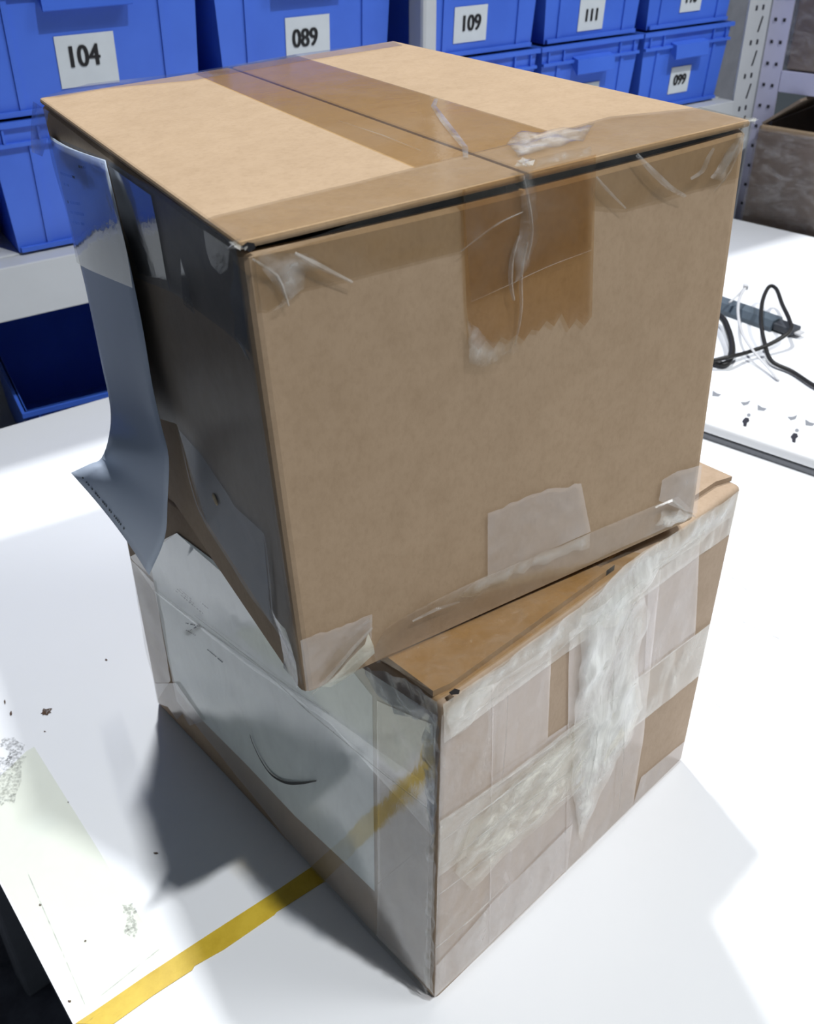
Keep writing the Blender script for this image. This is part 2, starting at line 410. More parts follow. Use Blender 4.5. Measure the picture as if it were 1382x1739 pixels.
rack = thing('storage_rack', 'white steel rack holding the rows of blue numbered bins', 'rack', RK @ Vector((.5, 0, -.75)), (0, 0, math.radians(-10)))
def rpart(name, x0, x1, y0, y1, z0, z1, mat=M_rack, bev=.0015, par=rack):
    return obj(name, box_bm(x0, x1, y0, y1, z0, z1, RK, bev), mat, par)
rpart('beam', -.40, .671, -.012, .020, .098, .158)
rpart('shelf', -.40, .671, .0205, .50, .150, .1595)
rpart('beam', .695, 1.279, -.008, .020, .135, .1855)
rpart('shelf', .695, 1.279, .0205, .50, .178, .1865)
rpart('beam', -.40, .671, -.012, .020, .80, .86); rpart('beam', .695, 1.279, -.012, .020, .80, .86)
rpart('shelf', -.40, .671, .0205, .50, .85, .86); rpart('shelf', .695, 1.279, .0205, .50, .85, .86)
rpart('shelf', -.40, 1.279, .0205, .50, -.19, -.1715)
rpart('beam', -.40, 1.279, .001, .020, -.22, -.1715)
rpart('post', .672, .694, -.022, .012, -.75, .90, bev=.005)
rpart('post', -.425, -.401, -.012, .020, -.75, .90)
for x in (-.425, .672, 1.31): rpart('post', x, x+.022, .475, .50, -.75, .90)
# perforated angle post at the corner: front flange
ap = rpart('angle_post', 1.283, 1.333, -.003, 0, -.75, .90, bev=0)
def slot(par, M, w, h, sl=0):
    bm = box_bm(-w/2, w/2, -.0006, .0006, -h/2, h/2)
    for v_ in bm.verts: v_.co.x += sl*v_.co.z
    bm.transform(M); return obj('slot', bm, M_hole, par)
for k in range(9):
    z = .10+k*.0495
    slot(ap, RK @ Matrix.Translation((1.300, -.0034, z+.020)), .0036, .007)
    slot(ap, RK @ Matrix.Translation((1.315, -.0034, z+.020)), .0036, .007)
    slot(ap, RK @ Matrix.Translation((1.315, -.0034, z-.004)), .0026, .022, .25)

# second rack at right, its front facing the table's far end
A2 = RK @ Vector((1.334, -.004, 0))
R2 = Matrix.Translation((A2.x, A2.y, 0)) @ Matrix.Rotation(math.radians(-87.5), 4, 'Z')   # x along its front (towards the viewer), y into it
rack2 = thing('storage_rack', 'lilac white perforated rack behind the far right end of the table holding wrapped cartons', 'rack', R2 @ Vector((.4, 0, -.75)), (0, 0, math.radians(-87.5)))
def r2part(name, x0, x1, y0, y1, z0, z1, mat=M_rack_l, bev=.001, par=rack2):
    return obj(name, box_bm(x0, x1, y0, y1, z0, z1, R2, bev), mat, par)
ap2 = r2part('angle_post', .001, .034, 0, .003, -.75, .90, bev=0)
for k in range(14):
    z = -.02+k*.032
    slot(ap2, R2 @ Matrix.Translation((.010, -.0004, z)), .0042, .0048)
    slot(ap2, R2 @ Matrix.Translation((.024, -.0004, z)), .0042, .0048)
r2part('beam', .0345, 1.0, 0, .018, .196, .228)
r2part('shelf', .0345, 1.0, .0185, .45, .215, .227)
r2part('shelf', .0345, 1.0, .0185, .45, -.16, -.15)
r2part('beam', .0345, 1.0, 0, .018, -.18, -.15)
r2part('angle_post', 1.0005, 1.05, 0, .003, -.75, .90, bev=0)
r2part('post', .02, .045, .43, .45, -.75, .90); r2part('post', 1.0, 1.025, .43, .45, -.75, .90)
M_wrap = mat_film('stretch_wrap', (.86, .84, .86), .03, .40, (.62, .60, .60), .2, 30, (1, 1, 2.2), refl=.6, r0=.06, bump=.5, edge=(.45, .72))
# upper wrapped carton
def far_carton(label, x0, x1, y0, y1, z0, z1, flap):
    c = thing('cardboard_box', label, 'box', R2 @ Vector(((x0+x1)/2, (y0+y1)/2, z0)), (0, 0, math.radians(-87.5)))
    if not flap:
        obj('body', box_bm(x0, x1, y0, y1, z0, z1, R2, .004), M_card_far, c)
    else:
        bm = bmesh.new(); th = .004
        P = lambda x, y, z: bm.verts.new(R2 @ Vector((x, y, z)))
        def ring(i, z): return [P(x0+i, y0+i, z), P(x1-i, y0+i, z), P(x1-i, y1-i, z), P(x0+i, y1-i, z)]
        R = [ring(0, z0), ring(0, z1), ring(th, z1), ring(th, z0+th)]
        bm.faces.new(R[0][::-1]); bm.faces.new(R[3])
        for a, b in zip(R, R[1:]):
            for k in range(4): bm.faces.new((a[k], a[(k+1) % 4], b[(k+1) % 4], b[k]))
        bmesh.ops.recalc_face_normals(bm, faces=bm.faces); obj('body', bm, M_card_far, c)
        a = math.radians(39)
        F = R2 @ Matrix.Translation((x0+.003, 0, z1+.001)) @ Matrix.Rotation(-a, 4, 'Y')
        obj('flap', box_bm(0, .068, y0+.004, y1-.004, 0, .004, F), M_card_far, c)
        F = R2 @ Matrix.Translation((0, y1-.004, z1+.001)) @ Matrix.Rotation(math.radians(65), 4, 'X')
        obj('flap', box_bm(x0+.004, x1-.004, 0, .06, -.004, 0, F), M_card_far, c)
        obj('flap_edge', box_bm(x0+.002, x1-.002, y0-.0005, y0+.006, z1-.008, z1+.002, R2, .002), M_card_in, c)
    bm = bmesh.new()
    for pts in ([(x0-.002, y0-.002), (x1, y0-.002)], [(x0-.002, y1), (x0-.002, y0-.002)]):
        n = 14; mz = 14; g = []
        for i in range(n+1):
            col_ = []
            for k in range(mz+1):
                x = pts[0][0]+(pts[1][0]-pts[0][0])*i/n; y = pts[0][1]+(pts[1][1]-pts[0][1])*i/n; z = z0+.003+(z1-z0-.006)*k/mz
                q = noise.noise(Vector((x*18, y*18, z*26)))*.0018
                col_.append(bm.verts.new(R2 @ Vector((x-(q if pts[0][0] == pts[1][0] else 0)-.0008, y-(0 if pts[0][0] == pts[1][0] else abs(q))-.0008, z))))
            g.append(col_)
        for i in range(n):
            for k in range(mz): bm.faces.new((g[i][k], g[i+1][k], g[i+1][k+1], g[i][k+1]))
    obj('wrap_film', bm, M_wrap, c, True)
    return c
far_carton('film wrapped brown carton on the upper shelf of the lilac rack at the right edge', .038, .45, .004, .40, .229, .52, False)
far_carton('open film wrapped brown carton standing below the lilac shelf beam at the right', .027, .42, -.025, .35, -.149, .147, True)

# ------------------------------------------------------------------ cartons: faces as planes
class Face:
    def __init__(s, o, n): s.o = Vector(o); s.n = Vector(n).normalized()
    def p(s, px, py, off=0): return at(px, py, s.o+s.n*off, s.n)
U0 = Vector((-.0390006, .0421998, .2240782))
EX = Vector((.974933, -.218944, .039609)); EY = Vector((.219773, .975387, -.01787)); EZ = EX.cross(EY)
UW, UD, UH = .220, .28352, .195803
UM = Matrix.Translation(U0) @ Matrix((EX, EY, EZ)).transposed().to_4x4()
LW, LD, LH = .23367, .28522, .22581
uf, ul, ut = Face(U0, -EY), Face(U0, -EX), Face(U0+EZ*UH, EZ)
lf, ll, lt = Face((0, 0, 0), (0, -1, 0)), Face((0, 0, 0), (-1, 0, 0)), Face((0, 0, LH), (0, 0, 1))

def sheet(name, parent, pieces, mat, off=.0004, amp=.0, freq=60, target=.012, seed=0):
    """film glued on one or more faces; pieces = [(face, outline as seen in the photograph)]"""
    bm = bmesh.new()
    for face, pts in pieces:
        vs = [bm.verts.new(face.p(x, y, off)) for x, y in pts]
        f = bm.faces.new(vs); f.normal_update()
        if f.normal.dot(face.n) < 0: f.normal_flip()
        tri = bmesh.ops.triangulate(bm, faces=[f])['faces']
        if amp:
            geo = set(tri)
            for it in range(7):
                es = {e for q in geo for e in q.edges if e.calc_length() > target}
                if not es: break
                r = bmesh.ops.subdivide_edges(bm, edges=list(es), cuts=1)
                geo |= {g for g in r['geom'] if isinstance(g, bmesh.types.BMFace)}
                geo = {g for g in geo if g.is_valid}
                ng = [g for g in geo if len(g.verts) > 3]
                if ng:
                    geo -= set(ng); geo |= set(bmesh.ops.triangulate(bm, faces=ng)['faces'])
            for v_ in {v_ for g in geo for v_ in g.verts}:
                q = noise.noise(v_.co*freq+Vector((seed, seed*2.3, 1)))
                v_.co += face.n*amp*max(0, q+.35)
    bm.verts.index_update()
    dist = {v_: (0 if any(e.is_boundary for e in v_.link_edges) else 9) for v_ in bm.verts}
    for it in range(3):
        for e in bm.edges:
            a, b = e.verts
            dist[a] = min(dist[a], dist[b]+1); dist[b] = min(dist[b], dist[a]+1)
    fade = [min(1.0, dist[v_]/2) for v_ in bm.verts]
    o = obj(name, bm, mat, parent, bool(amp))
    if amp:
        at_ = o.data.attributes.new('fade', 'FLOAT', 'POINT'); at_.data.foreach_set('value', fade)
    return o
def ridge(name, parent, face, pts, w, h, mat, off=.0005):
    """a raised fold in the tape: a low tent along a line"""
    path = [face.p(x, y, off) for x, y in pts]; bm = bmesh.new(); rows = []
    for i, p in enumerate(path):
        d = (path[min(i+1, len(path)-1)]-path[max(i-1, 0)]).normalized(); s = d.cross(face.n)
        k = 1-.5*abs(2*i/(len(path)-1)-1)
        rows.append([bm.verts.new(p-s*w*k), bm.verts.new(p+face.n*h*k), bm.verts.new(p+s*w*k*.6)])
    for a, b in zip(rows, rows[1:]):
        for k in range(2): bm.faces.new((a[k], a[k+1], b[k+1], b[k]))
    bmesh.ops.recalc_face_normals(bm, faces=bm.faces)
    return obj(name, bm, mat, parent)

# ------------------------------------------------------------------ lower carton
low = thing('cardboard_box', 'lower brown carton wrapped in crinkled clear tape, standing on the white table', 'box', (LW/2, LD/2, 0), group=None)
def lmap(x, y, z):                                   # the hidden back corner of the top has been pressed in by the box above
    u, v_, w = x/LW, y/LD, z/LH
    sag = .0085*max(0, 1-u)*max(0, v_)
    return Vector((x, y, z-sag*w))
def lower_box(x0, x1, y0, y1, z0, z1, bev, wob=0):
    bm = bmesh.new(); add_box(bm, x0, x1, y0, y1, z0, z1, None, 0)
    bmesh.ops.subdivide_edges(bm, edges=bm.edges[:], cuts=9, use_grid_fill=True)
    for v_ in bm.verts:
        c = v_.co.copy()
        if bev:   # soften the edges
            k = [min(c.x-x0, x1-c.x) < 1e-6, min(c.y-y0, y1-c.y) < 1e-6, min(c.z-z0, z1-c.z) < 1e-6]
        v_.co = lmap(*c)
    if bev:
        es = [e for e in bm.edges if len(e.link_faces) == 2 and e.link_faces[0].normal.dot(e.link_faces[1].normal) < .5]
        bm.normal_update()
        es = [e for e in bm.edges if len(e.link_faces) == 2 and e.calc_face_angle(0) > .8]
        bmesh.ops.bevel(bm, geom=es, offset=bev, segments=3, affect='EDGES', profile=.5)
    return bm
obj('body', lower_box(0, LW, 0, LD, 0, LH-.0035, .003), M_card_l, low, True)
# top flaps: their cut front edge stops short of the fold
def flap_slab(pts, z0, z1):
    bm = poly_prism(pts, z0, z1)
    bmesh.ops.triangulate(bm, faces=[f for f in bm.faces if len(f.verts) > 4])
    for v_ in bm.verts: v_.co = lmap(*v_.co)
    return bm
edge = [lt.p(x, y) for x, y in [(772, 1166), (800, 1146), (835, 1122), (870, 1098), (905, 1070), (950, 1038), (1000, 1002), (1050, 962)]]
fl = [(.0005, edge[0].y)]+[(p.x, p.y) for p in edge]
fl = [(x, max(.004, min(y, .02))) for x, y in fl]
obj('flap', flap_slab([(.0005, .006)]+fl[1:]+[(LW/2-.001, fl[-1][1]), (LW/2-.001, LD), (.0005, LD)], LH-.0034, LH), M_card_l, low)
obj('flap', flap_slab([(LW/2, .0095), (LW*.7, .011), (LW-.012, .0095), (LW-.001, .006), (LW-.001, LD), (LW/2, LD)], LH-.0034, LH-.0003), M_card_l, low)
# white paper label on the left side
lab = sheet('paper_label', low, [(ll, [(252, 940), (300, 905), (380, 965), (480, 1040), (600, 1142), (632, 1182), (636, 1514), (575, 1455), (500, 1385), (420, 1300), (345, 1225), (300, 1172), (285, 1120), (265, 1010)])], M_label, .0005)
lab['label'] = 'large white paper label stuck on the left side'
def stroke(name, parent, face, pts, w, mat, off):
    path = catmull([face.p(x, y, off) for x, y in pts], 6); bm = bmesh.new(); rows = []; N = len(path)-1
    for i, p in enumerate(path):
        d = (path[min(i+1, N)]-path[max(i-1, 0)]).normalized(); s = d.cross(face.n)
        k = .35+.65*math.sin(PI*min(1, max(0, i/N))**1.6) if N else 1
        rows.append((bm.verts.new(p-s*w*k), bm.verts.new(p+s*w*k)))
    for a, b in zip(rows, rows[1:]): bm.faces.new((a[0], a[1], b[1], b[0]))
    bmesh.ops.recalc_face_normals(bm, faces=bm.faces)
    return obj(name, bm, mat, parent)
stroke('pen_stroke', lab, ll, [(424, 1247), (430, 1265), (445, 1295), (462, 1317), (485, 1329), (510, 1330), (537, 1326)], .0010, M_ink, .0017)
def print_line(parent, face, a, b, mat, off, n=14, w=1.1, seed=1):
    """a line of small illegible print: a row of short dark dashes"""
    r = random.Random(seed); bm = bmesh.new(); A = Vector(a); D = Vector(b)-A; nn = Vector((-D.y, D.x)).normalized()
    for k in range(n):
        if r.random() < .16: continue
        t0 = k/n; t1 = (k+r.uniform(.45, .85))/n; h = w*r.uniform(.6, 1.2)
        q = [A+D*t0-nn*h, A+D*t1-nn*h, A+D*t1+nn*h, A+D*t0+nn*h]
        f = bm.faces.new([bm.verts.new(face.p(p.x, p.y, off)) for p in q])
    return obj('print', bm, mat, parent)
k = 0
for a, b in [((298, 998), (330, 1026)), ((298, 1003), (352, 1048)), ((305, 1000), (325, 1018)), ((340, 1022), (354, 1034)), ((315, 1058), (348, 1066)), ((316, 1070), (332, 1079)), ((320, 1072), (338, 1062)), ((352, 1103), (378, 1125))]:
    k += 1; print_line(lab, ll, a, b, M_print, .0012, 12, .9, k)
# tape and film over the left side
M_sidewrap = mat_film('side_wrap', (.97, .98, .98), .04, .22, (.74, .78, .80), .07, 22, (1, 1, .5), refl=.9, r0=.11, bump=.06)
M_sidehaze = mat_film('side_wrap_hazy', (.95, .94, .93), .10, .34, (.70, .68, .67), .09, 28, (1, 1, .6), bump=.10, refl=.9, r0=.10)
sheet('side_film', low, [(ll, [(262, 1000), (420, 1125), (560, 1215), (730, 1335), (726, 1690), (640, 1600), (500, 1440), (400, 1315), (300, 1190)])], M_sidewrap, .0010, .0006, 40, .02, 1)
sheet('side_film', low, [(ll, [(222, 945), (300, 905), (420, 1010), (640, 1150), (742, 1215), (736, 1420), (560, 1228), (420, 1130), (262, 1005)])], M_sidewrap, .0014, .0006, 40, .02, 2)
sheet('tape_strip', low, [(ll, [(222, 950), (262, 990), (290, 1155), (268, 1188), (246, 1095)])], M_sidehaze, .0020, .0006, 60, .012, 3)
sheet('tape_strip', low, [(ll, [(262, 1160), (300, 1160), (345, 1225), (322, 1232), (310, 1212), (300, 1222), (285, 1200), (268, 1194)])], M_sidehaze, .0022, .0006, 60, .012, 4)
sheet('tape_strip', low, [(ll, [(640, 1190), (735, 1230), (738, 1420), (642, 1500)])], M_sidehaze, .0018, .0006, 60, .012, 5)
sheet('tape_strip', low, [(ll, [(642, 1501), (737, 1421), (730, 1680), (640, 1590)])], M_sidehaze, .0018, .0006, 60, .012, 6)
ridge('tape_fold', low, ll, [(262, 1002), (340, 1062), (420, 1118), (500, 1172), (560, 1212)], .0007, .0006, M_sliver, .002)
ridge('tape_fold', low, ll, [(330, 1045), (440, 1130), (520, 1205), (640, 1305), (728, 1375)], .0005, .0004, M_sliver, .0025)
# crumpled tape over the near top corner and the vertical edge
def crumple(name, parent, face, pts, mat, off, amp, freq, target=.004, seed=0):
    return sheet(name, parent, [(face, pts)], mat, off, amp, freq, target, seed)
crumple('crumpled_tape', low, ll, [(620, 1130), (690, 1150), (748, 1188), (748, 1290), (738, 1440), (718, 1300), (724, 1225), (690, 1215), (640, 1180)], mat_film('dark_crumple', (.72, .75, .80), .02, .30, (.55, .57, .60), .12, 60, (1, 1, .4), bump=.8, refl=.5), .0015, .003, 130, .005, 11)
crumple('crumpled_tape', low, ll, [(728, 1340), (742, 1330), (738, 1690), (722, 1660), (728, 1500)], M_sliver, .0012, .0025, 110, .005, 12)
# front side: overlapping milky strips, two bare windows left between them
M_m1 = mat_film('milky_strip_a', (.98, .96, .95), .16, .36, (.84, .78, .75), .16, 30, (1, 1, .4), bump=.2)
M_m2 = mat_film('milky_strip_b', (.98, .96, .95), .08, .32, (.84, .79, .75), .16, 45, (1, 1, .5), bump=.3, edge=(.40, .60))
M_m3 = mat_film('milky_strip_c', (.98, .97, .94), .05, .42, (.84, .82, .75), .16, 38, (1, 1, .4), bump=.4, edge=(.42, .62))
sheet('tape_strip', low, [(lf, [(749, 1215), (838, 1160), (832, 1602), (737, 1695)])], M_m2, .0004, .0003, 50, .015, 21)
sheet('tape_strip', low, [(lf, [(836, 1165), (936, 1095), (930, 1252), (966, 1228), (960, 1478), (830, 1604)])], M_m1, .0005, .0003, 50, .015, 22)
sheet('tape_strip', low, [(lf, [(966, 1075), (1122, 965), (1092, 1250), (1074, 1371), (960, 1482)])], M_m1, .0009, .0004, 55, .012, 23)
sheet('tape_strip', low, [(lf, [(1100, 985), (1188, 915), (1180, 1080), (1094, 1146)])], M_m1, .0006, .0004, 55, .012, 24)
sheet('tape_strip', low, [(lf, [(747, 1395), (860, 1318), (1000, 1212), (1214, 1052), (1196, 1140), (1000, 1296), (860, 1402), (743, 1490)])], M_m3, .0013, .0005, 60, .012, 25)
sheet('tape_strip', low, [(lf, [(1074, 1371), (1157, 1292), (1163, 1258), (1088, 1320)])], M_m1, .0007, .0003, 55, .012, 26)
sheet('tape_strip', low, [(lf, [(838, 1530), (880, 1490), (972, 1398), (962, 1480), (866, 1575), (738, 1693), (740, 1640), (800, 1575)])], M_m2, .0011, .0003, 50, .012, 27)
topwave = [(752, 1196), (785, 1172), (820, 1148), (860, 1120), (905, 1086), (945, 1058), (985, 1030), (1020, 1000), (1060, 960), (1090, 938), (1130, 915), (1180, 882), (1225, 855), (1261, 828)]
sheet('tape_strip', low, [(lf, topwave+[(1246, 902), (1180, 948), (1110, 1000), (1040, 1052), (930, 1132), (830, 1205), (753, 1262)])], M_m3, .0014, .0006, 60, .010, 28)
def soft(pts, mat, off, amp, freq, seed): crumple('crumpled_tape', low, lf, pts, mat, off, amp, freq, .006, seed)
soft(topwave+[(1250, 870), (1180, 925), (1120, 965), (1080, 1010), (1040, 1060), (990, 1070), (930, 1105), (860, 1150), (800, 1195), (755, 1232)], M_white, .0019, .0022, 75, 31)
soft([(985, 1045), (1080, 985), (1100, 1040), (1080, 1130), (1090, 1200), (1060, 1270), (1020, 1340), (985, 1430), (968, 1330), (975, 1200), (985, 1110)], M_white, .0022, .0022, 75, 32)
soft([(770, 1480), (800, 1400), (880, 1320), (980, 1240), (1060, 1190), (1070, 1240), (1010, 1310), (930, 1390), (860, 1450), (800, 1510)], M_cream, .0020, .0014, 90, 33)
soft([(752, 1212), (776, 1190), (800, 1176), (850, 1152), (800, 1230), (765, 1255)], M_white, .0026, .0026, 120, 34)
for pts in [[(748, 1430), (860, 1345), (1000, 1240)], [(800, 1215), (860, 1168), (930, 1120), (1000, 1060)], [(985, 1180), (1030, 1130), (1060, 1060), (1100, 980)], [(1020, 1180), (1010, 1280), (985, 1400)], [(1045, 1080), (1040, 1180), (1030, 1300)], [(760, 1390), (860, 1322), (960, 1250), (1080, 1160)], [(1010, 1060), (1060, 1010), (1120, 960), (1200, 900)], [(862, 1180), (858, 1260), (852, 1330)], [(1060, 1200), (1058, 1290), (1050, 1380)], [(748, 1475), (840, 1400), (960, 1315)], [(744, 1520), (850, 1440), (965, 1350)], [(740, 1610), (800, 1560), (860, 1500)]]:
    ridge('tape_fold', low, lf, pts, .0005, .0006, M_sliver, .0030)
# tape on the fold strip between flap and front
sheet('tape_strip', low, [(Face((0, 0, LH-.0032), (0, 0, 1)), [(640, 1118), (690, 1088), (770, 1060), (900, 1000), (1050, 935), (1090, 940), (1000, 1008), (880, 1095), (775, 1168), (748, 1182)])], mat_film('amber_wrap', (.86, .74, .52), .01, .12, (.7, .66, .58), .08, 50, refl=.8, r0=.06, bump=.5), .0034, .0003, 90, .008, 41)
# black patch painting the shade inside the open near top corner
sheet('corner_shade_patch', low, [(lt, [(762, 1176), (772, 1169), (781, 1172), (779, 1179), (766, 1180)])], M_black, .0004)

# ------------------------------------------------------------------ upper carton
upp = thing('cardboard_box', 'upper brown carton with taped flaps, balanced askew on the tape wrapped carton', 'box'); upp.matrix_world = UM
upp.rotation_mode = 'XYZ'
def loop_pts(ins, r=.004, n_edge=14):
    """outline of the walls, corners rounded"""
    x0, x1, y0, y1 = ins, UW-ins, ins, UD-ins; out = []
    for (cx, cy, a0) in ((x1-r, y0+r, -90), (x1-r, y1-r, 0), (x0+r, y1-r, 90), (x0+r, y0+r, 180)):
        for k in range(5):
            a = math.radians(a0+k*22.5); out.append((cx+r*math.cos(a), cy+r*math.sin(a)))
    # front side: extra points so that its top edge can dip
    fr = [(x0+r+(x1-x0-2*r)*k/(n_edge+1), y0) for k in range(1, n_edge+1)]
    return out+fr
def front_dip(x, y):
    if y > .02: return 0
    k = max(0, math.sin(PI*min(1, max(0, x/UW))))
    return .0021*k**.7*(1 if y < .006 else .6)+.0008
bm = bmesh.new(); R = []
for ins, zf in ((0.0, lambda x, y: 0.0), (0.0, lambda x, y: UH-.0048-front_dip(x, y)), (.0012, lambda x, y: UH-.0034-front_dip(x, y)), (.0035, lambda x, y: UH-.0034-front_dip(x, y)), (.0045, lambda x, y: UH-.0048-front_dip(x, y)), (.005, lambda x, y: UH-.05)):
    R.append([bm.verts.new((x, y, zf(x, y))) for x, y in loop_pts(ins, .0045 if ins < .003 else .003)])
N = len(R[0])
for a, b in zip(R, R[1:]):
    for k in range(N): bm.faces.new((a[k], a[(k+1) % N], b[(k+1) % N], b[k]))
bm.faces.new(R[0][::-1]); bm.faces.new(R[-1])
bmesh.ops.recalc_face_normals(bm, faces=bm.faces); bm.transform(UM)
obj('body', bm, M_card_u, upp, False)
for x0, x1 in ((0.0, UW/2-.0006), (UW/2+.0006, UW)):
    fb = box_bm(x0, x1, .0, UD, UH-.0030, UH, UM, .0012, 2); obj('flap', fb, M_card_u, upp)
for x0, x1 in ((.006, .105), (.115, UW-.006)):
    obj('inner_flap', box_bm(x0, x1, .0062, .080, UH-.0085, UH-.0034, UM), M_black, upp)['label'] = 'black strip showing in the slit under the flap'  # black slab in the slit below each flap
# ---- tapes on the top
sheet('tape_strip', upp, [(ut, [(330, 125), (500, 93), (930, 222), (905, 232), (880, 243), (705, 284)])], M_amber, .0004)
sheet('tape_strip', upp, [(ut, [(372, 388), (345, 374), (365, 366), (480, 338), (600, 310), (705, 284), (890, 238), (1035, 198), (1190, 182), (1272, 203), (404, 410)])], M_olive, .0008)
sheet('tape_strip', upp, [(ut, [(66, 166), (150, 142), (330, 122), (500, 92), (668, 70), (684, 77), (500, 106), (330, 136), (180, 150), (100, 164)])], M_film, .0006)
ridge('tape_fold', upp, ut, [(740, 168), (735, 180), (752, 205), (770, 228), (788, 250), (790, 268)], .0022, .0004, M_sliver, .0008)
ridge('tape_fold', upp, ut, [(575, 205), (650, 230), (715, 256)], .0004, .0003, M_sliver, .0007)
sheet('tape_tail', upp, [(ut, [(860, 245), (885, 222), (905, 226), (960, 222), (1010, 212), (990, 240), (900, 262), (880, 268)])], M_sliver_s, .0012, .0016, 150, .004, 51)
# ---- tapes on the front
sheet('tape_tail', upp, [(uf, [(905, 270), (950, 258), (1004, 247), (1004, 262), (950, 274), (905, 287)])], M_sliver_s, .0008, .0008, 160, .003, 67)
sheet('tape_strip', upp, [(uf, [(430, 436), (560, 392), (700, 345), (790, 322), (790, 425), (700, 446), (600, 472), (520, 490), (455, 528), (440, 525)])], M_olive, .0005, .0003, 50, .015, 61)
sheet('tape_strip', upp, [(uf, [(1008, 268), (1130, 236), (1262, 210), (1256, 300), (1215, 314), (1130, 335), (1062, 356), (1010, 350)])], M_olive, .0006, .0006, 60, .012, 62)
teeth = []
for i in range(17):
    x = 1005-i*(1005-800)/16; teeth.append((x, 545+(i/16)*42+(9 if i % 2 else -6)+random.uniform(-5, 5)-(14 if 3 < i < 8 else 0)))
M_amber2 = mat_film('amber_tape_front', (.91, .80, .63), .00, .04, rough=.14, bump=.12)
sheet('tape_strip', upp, [(uf, [(785, 322), (890, 294), (1012, 262)]+teeth+[(792, 520)])], M_amber2, .0010)
sheet('tape_strip', upp, [(uf, [(787, 325), (890, 297), (1010, 265), (1004, 424), (930, 452), (862, 484), (800, 512)])], M_olive, .0014)
sheet('tape_strip', upp, [(uf, rag((792, 540), (838, 580), 5, 4)+rag((838, 580), (886, 578), 5, 4)+rag((880, 592), (818, 634), 7, 6)+[(796, 618)])], M_white, .0018, .0006, 120, .005, 63)
for pts, w in [([(782, 428), (815, 402), (850, 378), (888, 360)], .0008), ([(1012, 300), (1030, 322), (1062, 354)], .0012), ([(1080, 262), (1100, 285), (1135, 318), (1163, 334)], .0024), ([(1224, 300), (1242, 268), (1262, 225)], .0012), ([(1265, 228), (1240, 290), (1212, 325)], .0009), ([(1172, 305), (1192, 292), (1202, 270), (1212, 252)], .0024), ([(888, 300), (898, 350), (902, 400), (895, 440)], .0016), ([(895, 410), (884, 470), (884, 530), (874, 586)], .0016), ([(880, 400), (868, 440), (866, 480), (872, 510)], .0022), ([(500, 430), (540, 452), (598, 480)], .0018), ([(428, 440), (470, 470), (490, 520)], .0012), ([(800, 513), (862, 485), (930, 453), (1004, 425)], .0003)]:
    ridge('tape_fold', upp, uf, catmull([(x, y, 0) for x, y in pts], 3) and [(p.x, p.y) for p in catmull([(x, y, 0) for x, y in pts], 3)], w*.7, w*.5, M_sliver, .0018)
crumple('crumpled_tape', upp, uf, [(425, 436), (450, 425), (520, 430), (560, 450), (520, 462), (515, 490), (490, 512), (460, 530), (480, 505), (455, 470)], M_sliver_s, .0012, .0025, 110, .004, 64)
crumple('crumpled_tape', upp, uf, [(1262, 206), (1272, 215), (1262, 245), (1225, 310), (1200, 300), (1240, 245)], M_sliver_s, .0012, .0025, 130, .004, 65)
crumple('crumpled_tape', upp, uf, [(878, 285), (905, 278), (908, 330), (912, 400), (895, 450), (872, 480), (870, 430), (885, 360)], M_sliver_s, .0016, .0020, 140, .004, 66)
# bottom edge of the front
sheet('tape_strip', upp, [(uf, rag((510, 1088), (632, 1043), 14, 2)+[(632, 1043), (630, 1108), (560, 1160), (520, 1174)])], M_haze, .0008, .0004, 80, .008, 71)
sheet('tape_strip', upp, [(uf, [(632, 1106), (655, 1065), (720, 1028), (810, 985), (1002, 905), (1110, 858), (1150, 842), (1183, 874), (1110, 905), (1000, 955), (700, 1098), (640, 1126)])], M_film, .0010, .0005, 70, .010, 72)
sheet('tape_strip', upp, [(uf, rag((808, 986), (1002, 905), 8, 2)+rag((1002, 905), (1000, 930), 2, 1)+rag((1000, 930), (900, 962), 8, 5)+rag((900, 962), (790, 1020), 8, 6)+[(775, 1012)])], M_white, .0014, .0006, 120, .006, 76)
sheet('tape_strip', upp, [(uf, rag((828, 872), (930, 830), 8, 3)+rag((930, 830), (998, 818), 6, 5)+[(1003, 903), (828, 980)])], mat_film('milky_patch', (.97, .95, .93), .05, .30, (.74, .71, .69), .14, 20), .0012)
sheet('tape_strip', upp, [(uf, [(1118, 850), (1124, 815), (1150, 800), (1191, 789), (1183, 872), (1165, 868)])], M_haze, .0014, .0005, 90, .006, 73)
crumple('crumpled_tape', upp, uf, [(1112, 892), (1122, 868), (1150, 862), (1168, 872), (1180, 876), (1140, 892)], M_white, .0018, .003, 150, .003, 74)
ridge('tape_fold', upp, uf, [(1112, 862), (1140, 850), (1165, 870), (1180, 878)], .0010, .0012, M_sliver, .0022)
ridge('tape_fold', upp, uf, [(700, 1055), (740, 1035), (780, 1022)], .0010, .001, M_sliver, .002)
crumple('crumpled_tape', upp, uf, [(545, 1165), (580, 1120), (625, 1075), (632, 1104), (600, 1140), (560, 1165)], mat_film('cream_fold', (.95, .95, .85), .35, .7, (.72, .72, .62), .15, 40), .0020, .003, 60, .006, 75)
ridge('tape_fold', upp, uf, [(530, 1178), (560, 1148), (600, 1100), (632, 1065)], .0010, .0015, M_sliver, .004)
